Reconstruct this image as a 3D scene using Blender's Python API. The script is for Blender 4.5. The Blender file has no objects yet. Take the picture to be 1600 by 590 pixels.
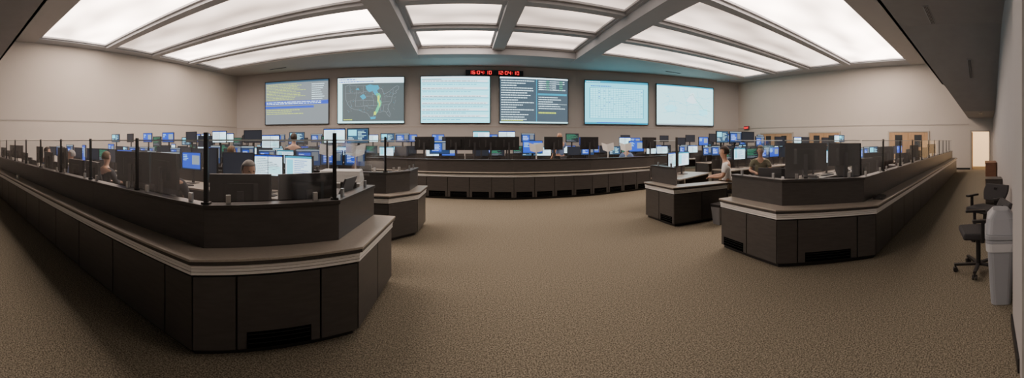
import bpy, bmesh, math, random
from mathutils import Matrix, Vector
R=random.Random(7)
COL=bpy.context.scene.collection
F=520.0;XC=722.0;HY=220.0
def TH(x): return (x-XC)/F
# ---------------------------------------------------------------- camera
cam=bpy.data.cameras.new('camera'); co=bpy.data.objects.new('camera',cam); COL.objects.link(co)
co.location=(0,0,1.6); co.rotation_euler=(math.pi/2,0,0)
bpy.context.scene.camera=co
cam.type='PANO'; cam.panorama_type='CENTRAL_CYLINDRICAL'
cam.central_cylindrical_range_u_min=-XC/F
cam.central_cylindrical_range_u_max=(1600-XC)/F
cam.central_cylindrical_range_v_min=-(590-HY)/F
cam.central_cylindrical_range_v_max=HY/F
cam.central_cylindrical_radius=1.0
cam.clip_start=0.02; cam.clip_end=200
# ---------------------------------------------------------------- materials
def mat(n,col,rough=.6,metal=0,emis=None,es=1.0,noise=None,bump=0,spec=None,nscale=(1,1,1)):
    m=bpy.data.materials.new(n); m.use_nodes=True; nt=m.node_tree
    b=nt.nodes['Principled BSDF']; b.inputs['Base Color'].default_value=(*col,1)
    b.inputs['Roughness'].default_value=rough; b.inputs['Metallic'].default_value=metal
    if spec is not None: b.inputs['Specular IOR Level'].default_value=spec
    if emis: b.inputs['Emission Color'].default_value=(*emis,1); b.inputs['Emission Strength'].default_value=es
    if noise:
        sc,col2=noise
        tc=nt.nodes.new('ShaderNodeTexCoord'); mp=nt.nodes.new('ShaderNodeMapping'); mp.inputs['Scale'].default_value=nscale
        nz=nt.nodes.new('ShaderNodeTexNoise'); nz.inputs['Scale'].default_value=sc; nz.inputs['Detail'].default_value=4
        rp=nt.nodes.new('ShaderNodeValToRGB'); rp.color_ramp.elements[0].position=.35; rp.color_ramp.elements[1].position=.65
        rp.color_ramp.elements[0].color=(*col,1); rp.color_ramp.elements[1].color=(*col2,1)
        nt.links.new(tc.outputs['Object'],mp.inputs[0]); nt.links.new(mp.outputs[0],nz.inputs['Vector']); nt.links.new(nz.outputs['Fac'],rp.inputs[0]); nt.links.new(rp.outputs[0],b.inputs['Base Color'])
        if bump:
            bp=nt.nodes.new('ShaderNodeBump'); bp.inputs['Strength'].default_value=bump; bp.inputs['Distance'].default_value=.01
            nt.links.new(nz.outputs['Fac'],bp.inputs['Height']); nt.links.new(bp.outputs[0],b.inputs['Normal'])
    return m
def em(n,col,s=1.0):
    m=bpy.data.materials.new(n); m.use_nodes=True; nt=m.node_tree
    b=nt.nodes['Principled BSDF']; b.inputs['Base Color'].default_value=(.02,.02,.02,1); b.inputs['Roughness'].default_value=.4
    b.inputs['Emission Color'].default_value=(*col,1); b.inputs['Emission Strength'].default_value=s
    return m
M={}
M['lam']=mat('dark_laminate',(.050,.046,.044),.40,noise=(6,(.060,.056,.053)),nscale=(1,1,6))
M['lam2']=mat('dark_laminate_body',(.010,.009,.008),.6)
M['cap']=mat('riser_cap',(.033,.030,.028),.35)
M['top']=mat('taupe_worktop',(.33,.30,.255),.35,noise=(60,(.37,.335,.285)))
M['edge']=mat('worktop_edge',(.040,.036,.033),.4)
M['rail']=mat('aluminium_rail',(.80,.80,.79),.4,.3)
M['blk']=mat('black_plastic',(.014,.014,.015),.45)
M['blk2']=mat('charcoal_plastic',(.04,.04,.043),.5)
M['vent']=mat('vent_black',(.003,.003,.003),.9,spec=.0)
M['fab']=mat('black_fabric',(.024,.024,.027),.9,noise=(200,(.038,.038,.042)),bump=.3)
M['metal']=mat('brushed_metal',(.55,.55,.55),.3,.9)
M['wht']=mat('white_plastic',(.60,.60,.58),.45)
M['gry']=mat('grey_plastic',(.33,.34,.36),.5)
M['gry2']=mat('mid_grey_plastic',(.17,.175,.185),.5)
M['gryb']=mat('pale_grey_bin_plastic',(.27,.29,.32),.5)
M['bag']=mat('bin_liner',(.48,.50,.53),.35)
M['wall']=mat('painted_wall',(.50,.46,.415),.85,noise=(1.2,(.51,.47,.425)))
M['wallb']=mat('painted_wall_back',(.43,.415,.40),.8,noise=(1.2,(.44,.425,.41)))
M['trim']=mat('wall_trim',(.39,.36,.33),.6)
M['ceil']=mat('ceiling_paint',(.38,.37,.36),.85,noise=(2,(.39,.38,.37)))
M['beam']=mat('ceiling_beam_paint',(.34,.355,.38),.8,noise=(2,(.35,.365,.39)))
M['soff']=mat('soffit_paint',(.30,.295,.29),.85,noise=(3,(.315,.31,.305)))
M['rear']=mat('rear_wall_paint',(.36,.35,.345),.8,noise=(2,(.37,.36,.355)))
M['base']=mat('black_baseboard',(.012,.012,.012),.5)
M['wood']=mat('door_wood',(.36,.22,.11),.45,noise=(4,(.44,.28,.15)),nscale=(8,8,.6))
M['brn']=mat('brown_wood',(.13,.06,.035),.45,noise=(4,(.17,.08,.045)),nscale=(1,1,8))
M['frm']=mat('door_frame',(.38,.35,.30),.5)
M['dglass']=mat('dark_door_glass',(.03,.035,.04),.1)
M['paper']=mat('paper',(.75,.74,.70),.8)
M['bright']=mat('corridor_wall_glow',(.8,.70,.55),.8,emis=(1,.68,.38),es=1.0)  # warm emission put into the wall stands in for corridor light
M['carpet']=mat('carpet',(.092,.082,.060),.95,noise=(85,(.29,.262,.200)),bump=.2)
nt=M['carpet'].node_tree
b=nt.nodes['Principled BSDF']; b.inputs['Specular IOR Level'].default_value=.1
tc=[n for n in nt.nodes if n.type=='TEX_COORD'][0]; rp=[n for n in nt.nodes if n.type=='VALTORGB'][0]
rp.color_ramp.elements[0].position=.38; rp.color_ramp.elements[1].position=.62
n2=nt.nodes.new('ShaderNodeTexNoise'); n2.inputs['Scale'].default_value=32; n2.inputs['Detail'].default_value=5
nt.links.new(tc.outputs['Object'],n2.inputs['Vector'])
mr=nt.nodes.new('ShaderNodeMapRange'); mr.inputs['From Min'].default_value=.3; mr.inputs['From Max'].default_value=.7; mr.inputs['To Min'].default_value=.86; mr.inputs['To Max'].default_value=1.14
nt.links.new(n2.outputs['Fac'],mr.inputs['Value'])
mx=nt.nodes.new('ShaderNodeMix'); mx.data_type='RGBA'; mx.blend_type='MULTIPLY'; mx.inputs[0].default_value=1
nt.links.new(rp.outputs[0],mx.inputs[6]); nt.links.new(mr.outputs[0],mx.inputs[7]); nt.links.new(mx.outputs[2],b.inputs['Base Color'])
# glass
g=bpy.data.materials.new('clear_glass'); g.use_nodes=True; nt=g.node_tree; nt.nodes.clear()
o=nt.nodes.new('ShaderNodeOutputMaterial'); t=nt.nodes.new('ShaderNodeBsdfTransparent'); t.inputs[0].default_value=(.92,.94,.95,1)
gl=nt.nodes.new('ShaderNodeBsdfGlossy'); gl.inputs['Roughness'].default_value=.05; mxs=nt.nodes.new('ShaderNodeMixShader')
mxs.inputs[0].default_value=.17
nt.links.new(t.outputs[0],mxs.inputs[1]); nt.links.new(gl.outputs[0],mxs.inputs[2]); nt.links.new(mxs.outputs[0],o.inputs[0])
M['glass']=g
M['gedge']=mat('glass_edge',(.62,.68,.68),.2)
M['skin']=mat('skin',(.54,.32,.22),.55)
M['hairg']=mat('grey_hair',(.32,.30,.28),.8); M['haird']=mat('dark_hair',(.03,.02,.015),.7); M['hairb']=mat('brown_hair',(.12,.07,.035),.7)
M['cw']=mat('white_cloth',(.88,.87,.85),.85); M['cd']=mat('dark_cloth',(.035,.037,.045),.9); M['co']=mat('olive_cloth',(.13,.13,.08),.9)
M['cb']=mat('blue_cloth',(.14,.21,.38),.9); M['cg']=mat('grey_cloth',(.16,.16,.17),.9); M['ck']=mat('khaki_cloth',(.22,.17,.11),.9)
M['eye']=mat('eye_dark',(.02,.015,.01),.3); M['lip']=mat('lip',(.35,.13,.10),.5)
E={'w':em('screen_white',(.66,.90,1.0),2.4),'c':em('screen_cyan',(.15,.66,.82),2.3),'lc':em('screen_light_cyan',(.26,.80,.93),2.7),
 'b':em('screen_blue',(.02,.10,.80),1.2),'db':em('screen_dark_blue',(.015,.05,.15),1.2),'k':em('screen_black',(.012,.018,.03),1.0),
 'g':em('screen_grey',(.20,.22,.24),1.3),'y':em('screen_yellow',(.75,.95,.08),1.5),'gn':em('screen_green',(.10,.75,.38),1.2),
 't':em('screen_teal',(.02,.40,.62),1.4),'r':em('screen_red',(1.0,.01,.02),3.0),'ol':em('screen_greygreen',(.26,.31,.34),1.25),
 'mg':em('screen_midgrey',(.34,.42,.48),1.2),'lt':em('screen_pale',(.44,.86,.93),2.4),'tb':em('screen_slate',(.045,.12,.20),1.2),'ks':em('screen_charcoal',(.10,.135,.145),1.3),'ch':em('screen_dark_slate',(.075,.12,.16),1.25)}
EK=list(E.keys()); EM=[E[k] for k in EK]
# ---------------------------------------------------------------- mesh builder
class MB:
    def __init__(s): s.v=[];s.f=[];s.m=[];s.X=Matrix.Identity(4)
    def av(s,p): s.v.append(tuple(s.X@Vector(p))); return len(s.v)-1
    def poly(s,pts,m=0): s.f.append([s.av(p) for p in pts]); s.m.append(m); return s
    def prism(s,pts,z0,z1,m=0,pts1=None):
        n=len(pts); p1=pts1 or pts
        a=[s.av((p[0],p[1],z0)) for p in pts]; c=[s.av((p[0],p[1],z1)) for p in p1]
        s.f.append(a[::-1]); s.f.append(c); s.m+= [m,m]
        for i in range(n):
            j=(i+1)%n; s.f.append([a[i],a[j],c[j],c[i]]); s.m.append(m)
        return s
    def box(s,x0,x1,y0,y1,z0,z1,m=0): return s.prism([(x0,y0),(x1,y0),(x1,y1),(x0,y1)],z0,z1,m)
    def cyl(s,c,r,h,m=0,n=12,r2=None,axis='z'):
        r2=r if r2 is None else r2
        old=s.X
        T=Matrix.Translation(c)
        if axis=='x': T=T@Matrix.Rotation(math.pi/2,4,'Y')
        if axis=='y': T=T@Matrix.Rotation(-math.pi/2,4,'X')
        s.X=s.X@T
        s.prism([(r*math.cos(2*math.pi*i/n),r*math.sin(2*math.pi*i/n)) for i in range(n)],0,h,m,[(r2*math.cos(2*math.pi*i/n),r2*math.sin(2*math.pi*i/n)) for i in range(n)])
        s.X=old; return s
    def ell(s,c,rx,ry,rz,m=0,nu=12,nv=8,keep=None):
        g=[]
        for j in range(nv+1):
            ph=math.pi*j/nv; row=[]
            for i in range(nu):
                a=2*math.pi*i/nu; row.append((math.sin(ph)*math.cos(a),math.sin(ph)*math.sin(a),math.cos(ph)))
            g.append(row)
        for j in range(nv):
            for i in range(nu):
                q=[g[j][i],g[j][(i+1)%nu],g[j+1][(i+1)%nu],g[j+1][i]]
                if j==0: q=[q[0],q[2],q[3]]
                if j==nv-1: q=[q[0],q[1],q[2]]
                cc=[sum(p[k] for p in q)/len(q) for k in range(3)]
                if keep and not keep(cc): continue
                s.poly([(c[0]+p[0]*rx,c[1]+p[1]*ry,c[2]+p[2]*rz) for p in q],m)
        return s
    def mesh(s,name,mats,origin=(0,0,0),smooth=False):
        me=bpy.data.meshes.new(name); ox,oy,oz=origin
        me.from_pydata([(x-ox,y-oy,z-oz) for x,y,z in s.v],[],s.f)
        for m in mats: me.materials.append(m)
        for p,i in zip(me.polygons,s.m): p.material_index=min(i,len(mats)-1)
        bm=bmesh.new(); bm.from_mesh(me); bmesh.ops.remove_doubles(bm,verts=bm.verts,dist=1e-5); bmesh.ops.recalc_face_normals(bm,faces=bm.faces)
        if smooth:
            for f in bm.faces: f.smooth=True
        bm.to_mesh(me); bm.free(); me.update(); return me
def rrect(w,h,r,n=4):
    out=[]
    for cx,cy,a0 in((w-r,h-r,0),(-w+r,h-r,90),(-w+r,-h+r,180),(w-r,-h+r,270)):
        for i in range(n+1):
            a=math.radians(a0+90*i/n); out.append((cx+r*math.cos(a),cy+r*math.sin(a)))
    return out
def link(o): COL.objects.link(o); return o
def bev(o,w=.005,seg=2):
    m=o.modifiers.new('bevel','BEVEL'); m.width=w; m.segments=seg; m.limit_method='ANGLE'; return o
def struct(name,me): o=link(bpy.data.objects.new(name,me)); o['kind']='structure'; return o
def meta(o,label,cat,group=None):
    o['label']=label; o['category']=cat
    if group: o['group']=group
def thing(name,label,cat,loc,rz,parts,group=None):
    e=link(bpy.data.objects.new(name,None)); e.empty_display_size=.1; e.location=loc; e.rotation_euler=(0,0,rz)
    meta(e,label,cat,group)
    for p in parts:
        c=link(bpy.data.objects.new(p[0],p[1])); c.parent=e
        if len(p)>2 and p[2]: c['label']=p[2]
        if len(p)>3 and p[3]: bev(c,p[3])
        if len(p)>4:
            for q in p[4]:
                d=link(bpy.data.objects.new(q[0],q[1])); d.parent=c
    return e
def single(name,label,cat,loc,rz,me,group=None,bevel=0):
    o=link(bpy.data.objects.new(name,me)); o.location=loc; o.rotation_euler=(0,0,rz); meta(o,label,cat,group)
    if bevel: bev(o,bevel)
    return o
def clone(src,loc,rz,label=None):
    n=src.copy(); COL.objects.link(n); n.location=loc; n.rotation_euler=(0,0,rz)
    if label: n['label']=label
    def rec(a,b):
        for ch in a.children:
            c=ch.copy(); COL.objects.link(c); c.parent=b; rec(ch,c)
    rec(src,n); return n
# ---------------------------------------------------------------- room
LX,RX=-14.2,18.6; CZ=5.95; SO=4.78; SY=2.4; RY=-.45
CL=(LX,17.66); FL=(-3.09,19.4); FR=(6.9,19.4); CR=(RX,17.0)
def wall(name,a,b,z0,z1,m,th=.15,side=1):
    ax,ay=a;bx,by=b; d=Vector((bx-ax,by-ay)).normalized(); n=Vector((-d.y,d.x))*th*side
    mb=MB().prism([(ax,ay),(bx,by),(bx+n.x,by+n.y),(ax+n.x,ay+n.y)],z0,z1)
    return struct(name,mb.mesh(name,[m]))
struct('floor',MB().box(LX-.3,RX+3,-2.6,19.8,-.1,0).mesh('floor',[M['carpet']]))
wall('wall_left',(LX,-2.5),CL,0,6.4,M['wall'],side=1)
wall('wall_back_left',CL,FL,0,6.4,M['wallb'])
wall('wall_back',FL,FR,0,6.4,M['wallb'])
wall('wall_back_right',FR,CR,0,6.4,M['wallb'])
mb=MB(); 
mb.box(RX,RX+.15,.74,17.2,0,6.4); mb.box(RX,RX+.15,-2.5,-.23,0,6.4); mb.box(RX,RX+.15,-.23,.74,2.12,6.4)
struct('wall_right',mb.mesh('wall_right',[M['wall']]))
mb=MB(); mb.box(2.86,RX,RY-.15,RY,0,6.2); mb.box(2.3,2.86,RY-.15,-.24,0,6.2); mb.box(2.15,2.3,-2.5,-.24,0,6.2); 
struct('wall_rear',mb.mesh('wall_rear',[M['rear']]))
struct('wall_rear_left',MB().box(LX,2.3,-2.6,-2.45,0,6.2).mesh('wall_rear_left',[M['rear']]))
struct('baseboard_rear',MB().box(2.86,RX,RY,RY+.015,0,.1).box(2.28,2.88,-.24,-.225,0,.1).box(2.86,2.875,RY,-.225,0,.1).mesh('b',[M['base']]))
struct('baseboard_left',MB().box(LX,LX+.015,-2.4,17.6,0,.1).mesh('b',[M['base']]))
struct('baseboard_right',MB().box(RX-.015,RX,.8,17,0,.1).mesh('b',[M['base']]))
struct('wall_corridor',MB().box(RX+2.4,RX+2.5,-1.5,2,0,2.6).box(RX+.15,RX+2.4,-1.5,-1.4,0,2.6).box(RX+.15,RX+2.4,1.9,2,0,2.6).box(RX+.15,RX+2.5,-1.5,2,2.5,2.6).mesh('wc',[M['bright']]))  # walls glow by their own material, no lamp inside
struct('ceiling',MB().box(LX-.2,RX+.2,SY,19.7,6.3,6.4).mesh('ceiling',[M['ceil']]))
struct('ceiling_low',MB().box(LX-.2,RX+.2,-2.6,SY,SO,SO+.1).mesh('ceiling_low',[M['soff']]))
struct('trim_1',MB().box(LX,RX,SY-.08,SY,SO,6.3).mesh('fascia',[M['ceil']]))
struct('trim_2',MB().prism([(14.5,RY),(RX,RY),(RX,.95),(14.5,.95)],2.9,SO,0,[(9,RY),(RX,RY),(RX,SY-.1),(9,SY-.1)]).mesh('bulkhead',[M['soff']]))
def rail(name,a,b,z0,z1,th,m,side=-1): return wall(name,a,b,z0,z1,m,th,side)
rail('trim_3',(LX,-2.4),CL,2.5,2.56,.02,M['trim'])
rail('trim_4',CL,FL,2.4,2.46,.02,M['trim']); rail('trim_5',FL,FR,2.4,2.46,.02,M['trim']); rail('trim_6',FR,CR,2.4,2.46,.02,M['trim'])
struct('trim_7',MB().box(RX-.02,RX,.9,17,2.5,2.56).mesh('t',[M['trim']]))
rows=[(4.2,7.45),(7.8,10.1),(10.45,12.65),(13.0,15.4)]
baysL=(-13.6,-3.0); baysC=[(-1.95,1.4),(1.95,5.4)]; baysR=(6.45,17.4)
bays=[baysL]+baysC+[baysR]
tn=8
def trimbox(x0,x1,y0,y1,z0,z1,m=None):
    global tn
    o=struct('trim_%d'%tn,MB().box(x0,x1,y0,y1,z0,z1).mesh('beam',[m or M['beam']])); tn+=1; return o
xs=sorted(bays)
edges=[LX]+[v for b_ in xs for v in b_]+[RX]
for i in range(0,len(edges),2):
    drop=.0 if i in(0,len(edges)-2) else (.32 if i in (2,6) else .12)
    if i in (2,6):
        trimbox(edges[i]+.12,edges[i+1]-.12,SY,16.2,CZ-drop,6.3); trimbox(edges[i],edges[i+1],4.2,15.4,CZ+.02,6.3)
    else: trimbox(edges[i],edges[i+1],4.2,15.4,CZ-drop,6.3)
ys=[SY]+[v for r in rows for v in r]+[19.6]
for i in range(0,len(ys),2):
    if i==0 or i==len(ys)-2: trimbox(LX,RX,ys[i],ys[i+1],CZ,6.3,M['ceil'])
    else:
        for b_ in xs: trimbox(b_[0],b_[1],ys[i],ys[i+1],CZ-.05,6.3)
trimbox(-2.9,6.4,15.5,16.2,CZ-.30,CZ)
def panel_mat(n,s):
    m=bpy.data.materials.new(n); m.use_nodes=True; nt=m.node_tree; b=nt.nodes['Principled BSDF']
    b.inputs['Base Color'].default_value=(.7,.66,.6,1)
    tc=nt.nodes.new('ShaderNodeTexCoord'); mp=nt.nodes.new('ShaderNodeMapping'); mp.inputs['Scale'].default_value=(.22,.5,1)
    nz=nt.nodes.new('ShaderNodeTexNoise'); nz.inputs['Scale'].default_value=1.4; nz.inputs['Detail'].default_value=1
    mr=nt.nodes.new('ShaderNodeMapRange'); mr.inputs['From Min'].default_value=.3; mr.inputs['From Max'].default_value=.7; mr.inputs['To Min'].default_value=.42*s; mr.inputs['To Max'].default_value=1.5*s
    nt.links.new(tc.outputs['Object'],mp.inputs[0]); nt.links.new(mp.outputs[0],nz.inputs['Vector']); nt.links.new(nz.outputs['Fac'],mr.inputs['Value']); nt.links.new(mr.outputs[0],b.inputs['Emission Strength'])
    b.inputs['Emission Color'].default_value=(1,.79,.67,1); return m
PM={k:panel_mat('luminous_ceiling_%s'%k,v) for k,v in {'hot':9.2,'mid':2.3,'low':1.5}.items()}
lev={(0,0):'hot',(0,1):'mid',(0,2):'hot',(0,3):'mid',(1,0):'mid',(1,1):'low',(1,2):'mid',(1,3):'hot',(2,0):'mid',(2,1):'low',(2,2):'low',(2,3):'mid',(3,0):'hot',(3,1):'mid',(3,2):'mid',(3,3):'mid'}
for bi,b_ in enumerate(xs):
    for ri,r in enumerate(rows):
        cx=(b_[0]+b_[1])/2; cy=(r[0]+r[1])/2; w=(b_[1]-b_[0])/2; h=(r[1]-r[0])/2
        d=MB().box(-w+.1,w-.1,-h+.1,h-.1,.10,.14); fr_=MB()
        for x0,x1,y0,y1 in((-w,w,-h,-h+.1),(-w,w,h-.1,h),(-w,-w+.1,-h+.1,h-.1),(w-.1,w,-h+.1,h-.1)): fr_.box(x0,x1,y0,y1,.03,.12)
        k=lev[(bi,ri)]
        thing('ceiling_light_panel',{'hot':'large glowing warm-white luminous ceiling panel, brightly lit','mid':'large luminous ceiling panel glowing soft warm white','low':'dim luminous ceiling panel in recessed frame'}[k],'ceiling light',(cx,cy,CZ+.02),0,
          [('diffuser',d.mesh('diffuser',[PM[k]])),('panel_frame',fr_.mesh('panel_frame',[M['beam']]))],'luminous ceiling panels')
vm=MB(); vm.box(-.6,.6,-.07,.07,-.012,0,0)
for i in range(3): vm.box(-.57,.57,-.05+.035*i,-.035+.035*i,-.02,-.01,1)
vme=vm.mesh('air_vent',[M['gry'],M['blk']])
for x,y,z in [(-11,3.2,CZ),(-7,3.2,CZ),(-3.6,3.2,CZ),(8.5,3.2,CZ),(12,3.2,CZ),(15.5,3.2,CZ),(8.3,1.4,SO),(4.9,.5,SO),(-7,1.2,SO),(-10.5,17,CZ),(12.5,17,CZ),(15.6,.2,2.9)]:
    single('air_vent','slotted linear air diffuser set in ceiling','vent',(x,y,z-.0),0,vme,'ceiling air diffusers')
v=single('air_vent','slotted linear air diffuser set in sloping soffit','vent',(11.2,.5,4.035-.02),0,vme,'ceiling air diffusers'); v.rotation_euler=(0,math.atan2(1.88,5.5),0)
# ---------------------------------------------------------------- video wall
def facet_hit(a,b,x,inset=.12):
    d=Vector((b[0]-a[0],b[1]-a[1])).normalized(); n=Vector((d.y,-d.x))
    a=Vector(a)+n*inset; th=TH(x); s,c=math.sin(th),math.cos(th)
    det=d.x*(-c)-d.y*(-s); rx,ry=-a.x,-a.y
    t=(rx*(-c)-ry*(-s))/det
    return a+d*t,d
SZ0,SZ1=2.66,5.34
def rects_to_mesh(name,rects,lines=(),step=.004,face=-1):
    mb=MB()
    for k,(x0,z0,x1,z1,c,l) in enumerate(rects):
        y=face*step*l; mb.poly([(x0,y,z0),(x1,y,z0),(x1,y,z1),(x0,y,z1)],EK.index(c))
    for pts,c,l,w in lines:
        y=face*step*l
        if w==0: mb.poly([(p[0],y,p[1]) for p in pts],EK.index(c)); continue
        for p,q in zip(pts,pts[1:]):
            d=Vector((q[0]-p[0],q[1]-p[1])); 
            if d.length<1e-6: continue
            n=Vector((-d.y,d.x)).normalized()*w/2
            mb.poly([(p[0]-n.x,y,p[1]-n.y),(q[0]-n.x,y,q[1]-n.y),(q[0]+n.x,y,q[1]+n.y),(p[0]+n.x,y,p[1]+n.y)],EK.index(c))
    me=bpy.data.meshes.new(name); me.from_pydata(mb.v,[],mb.f)
    for m in EM: me.materials.append(m)
    for p,i in zip(me.polygons,mb.m): p.material_index=i
    return me
def textlines(r,x0,x1,ztop,zbot,n,c,l,h=.4,words=True,fill=(.4,1)):
    pitch=(ztop-zbot)/n
    for i in range(n):
        z=ztop-pitch*(i+.5); x=x0; xe=x0+(x1-x0)*R.uniform(*fill)
        while x<xe:
            w=min(R.uniform(.02,.08)*(x1-x0) if words else xe-x, xe-x); r.append((x,z-pitch*h/2,x+w,z+pitch*h/2,c,l)); x+=w+.012*(x1-x0)
US=[(.02,.93),(.10,.97),(.12,.94),(.40,.93),(.52,.93),(.56,.90),(.63,.88),(.60,.83),(.66,.86),(.68,.80),(.70,.70),(.74,.73),(.80,.78),(.86,.86),(.93,.92),(.96,.90),(.95,.83),(.90,.78),(.92,.74),(.86,.70),(.84,.62),(.83,.52),(.78,.42),(.77,.34),(.81,.20),(.80,.12),(.76,.18),(.73,.26),(.68,.27),(.64,.24),(.58,.25),(.53,.20),(.50,.10),(.45,.12),(.42,.20),(.38,.24),(.33,.25),(.27,.30),(.18,.32),(.12,.36),(.07,.44),(.03,.58),(.02,.75),(.02,.93)]
def content(k,w,h):
    r=[];L=[]
    X=lambda u:-w+2*w*u; Z=lambda v:-h+2*h*v
    if k==1:
        r.append((-w,-h,w,h,'ol',0)); r.append((-w,Z(.965),w,h,'tb',1))
        textlines(r,X(.02),X(.70),Z(.95),Z(.56),11,'y',1,.26,fill=(.6,.98))
        r.append((-w,Z(.45),w,Z(.54),'b',1)); textlines(r,X(.02),X(.95),Z(.53),Z(.46),2,'w',2,.4,fill=(.9,1)); r.append((-w,Z(.37),X(.78),Z(.42),'b',1))
        for i in range(9): r.append((X(.74),Z(.93-.05*i),X(.98),Z(.935-.05*i),'mg',2))
        for i in range(4): r.append((X(.74+.06*i),Z(.53),X(.744+.06*i),Z(.935),'mg',2))
        textlines(r,X(.75),X(.97),Z(.93),Z(.55),8,'w',1,.3,fill=(.5,.9)); textlines(r,X(.02),X(.7),Z(.35),Z(.22),3,'y',1,.3)
    if k==2:
        r.append((-w,-h,w,h,'ks',0)); r.append((-w,Z(.88),w,h,'w',1)); textlines(r,X(.02),X(.6),Z(.99),Z(.89),2,'b',2,.35)
        r.append((-w,-h,X(.07),Z(.88),'lt',1)); r.append((-w,-h,w,Z(.04),'lt',1))
        mx=lambda p:(X(.10+.86*p[0]),Z(.03+.85*p[1]))
        L.append(([mx(p) for p in US],'mg',2,.014*w/2))
        for s in [[(.10,.95),(.11,.75),(.02,.73)],[(.11,.75),(.22,.75),(.22,.92)],[(.22,.75),(.20,.55),(.10,.55),(.14,.38)],[(.20,.55),(.34,.56),(.34,.92)],[(.34,.75),(.22,.75)],[(.34,.56),(.34,.40),(.20,.40),(.20,.55)],[(.34,.66),(.50,.66)],[(.34,.78),(.50,.78)],[(.50,.92),(.50,.66),(.52,.55),(.52,.42),(.34,.42)],[(.36,.30),(.36,.40),(.42,.40),(.42,.36),(.52,.34)],[(.52,.55),(.34,.55)],[(.52,.42),(.60,.42),(.62,.60),(.58,.70),(.50,.70)],[(.60,.42),(.60,.26)],[(.64,.42),(.64,.27)],[(.70,.42),(.69,.28)],[(.60,.42),(.80,.44)],[(.62,.50),(.80,.52)],[(.66,.62),(.66,.52)],[(.72,.66),(.72,.55)],[(.72,.66),(.84,.64)],[(.86,.70),(.86,.84)]]:
            L.append(([mx(p) for p in s],'mg',2,.010*w/2))
        for i in range(110):
            a,b_=R.uniform(.05,.9),R.uniform(.25,.9); p=mx((a,b_)); r.append((p[0],p[1],p[0]+.03,p[1]+.02,R.choice(['g','mg','mg','t']),2))
        def blob(pts,c,l): L.append(([mx(p) for p in pts],c,l,0))
        blob([(.38,.93),(.46,.96),(.52,.94),(.60,.94),(.62,.86),(.58,.80),(.61,.72),(.55,.68),(.50,.80),(.45,.76),(.40,.82)],'t',3)
        blob([(.28,.66),(.33,.71),(.36,.70),(.39,.62),(.33,.57)],'t',3); blob([(.20,.84),(.25,.88),(.27,.82)],'t',3)
        blob([(.56,.72),(.62,.74),(.65,.66),(.63,.58),(.66,.50),(.65,.42),(.62,.34),(.59,.24),(.56,.18),(.52,.16),(.55,.28),(.58,.38),(.60,.45),(.58,.52),(.59,.60)],'gn',4)
        blob([(.59,.66),(.62,.68),(.625,.60),(.61,.54),(.64,.48),(.63,.42),(.61,.36),(.62,.46),(.59,.54)],'y',5)
        blob([(.53,.26),(.57,.25),(.56,.17),(.52,.18)],'y',5); blob([(.46,.12),(.56,.13),(.55,.07),(.47,.06)],'t',4)
        textlines(r,X(.09),X(.25),Z(.10),Z(.05),1,'y',2,.4)
    if k==3:
        r.append((-w,-h,w,h,'lc',0)); r.append((-w,Z(.96),w,h,'w',1)); r.append((X(.01),Z(.92),X(.3),Z(.945),'mg',1))
        for i,v in enumerate([.86,.70,.53,.38,.24,.10]):
            r.append((X(.01),Z(v),X(.99),Z(v+.012),'t',1)); r.append((X(.01),Z(v+.018),X(.97),Z(v+.07),'w',1)); textlines(r,X(.02),X(.95),Z(v-.01),Z(v-.05),1,'t',1,.30,fill=(.6,1)); textlines(r,X(.02),X(.95),Z(v+.06),Z(v+.02),1,'mg',2,.35,fill=(.5,1))
    if k==4:
        r.append((-w,-h,w,h,'ch',0)); r.append((-w,Z(.97),w,h,'w',1)); r.append((-w,-h,w,Z(.03),'lt',1))
        textlines(r,X(.02),X(.50),Z(.95),Z(.05),17,'w',1,.30,fill=(.35,1)); textlines(r,X(.56),X(.97),Z(.95),Z(.72),5,'w',1,.30,fill=(.4,1))
        for i in range(5):
            for j in range(4): r.append((X(.57+.10*j),Z(.92-.045*i),X(.62+.10*j),Z(.935-.045*i),'gn' if j%2 else 'w',2))
        r.append((X(.55),Z(.62),X(.985),Z(.66),'t',2)); textlines(r,X(.56),X(.97),Z(.60),Z(.30),6,'w',1,.30,fill=(.5,1)); r.append((X(.55),Z(.42),X(.985),Z(.425),'w',2))
        textlines(r,X(.56),X(.9),Z(.26),Z(.2),1,'y',2,.5); r.append((X(.525),Z(.03),X(.535),Z(.97),'t',1))
        textlines(r,X(.02),X(.4),Z(.07),Z(.04),1,'y',2,.5)
    if k==5:
        r.append((-w,-h,w,h,'c',0)); r.append((-w,Z(.95),w,h,'t',1)); textlines(r,X(.02),X(.4),Z(.99),Z(.96),1,'w',2,.4); r.append((-w,-h,w,Z(.04),'t',1)); r.append((X(.18),Z(.025),X(.8),Z(.04),'b',2))
        r.append((X(.07),Z(.13),X(.93),Z(.84),'t',1)); r.append((X(.08),Z(.14),X(.92),Z(.83),'lc',2))
        for i in range(1,16):
            r.append((X(.08),Z(.14+.043*i),X(.92),Z(.147+.043*i),'t',3))
        for i in range(1,21): r.append((X(.08+.04*i),Z(.14),X(.0835+.04*i),Z(.83),'t',3))
        for i in range(40): 
            a=.082+.04*R.randrange(21); b_=.152+.043*R.randrange(15); r.append((X(a+.005),Z(b_+.006),X(a+.028),Z(b_+.020),R.choice(['t','t','b']),4))
        textlines(r,X(.09),X(.5),Z(.90),Z(.86),1,'b',2,.5)
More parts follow.
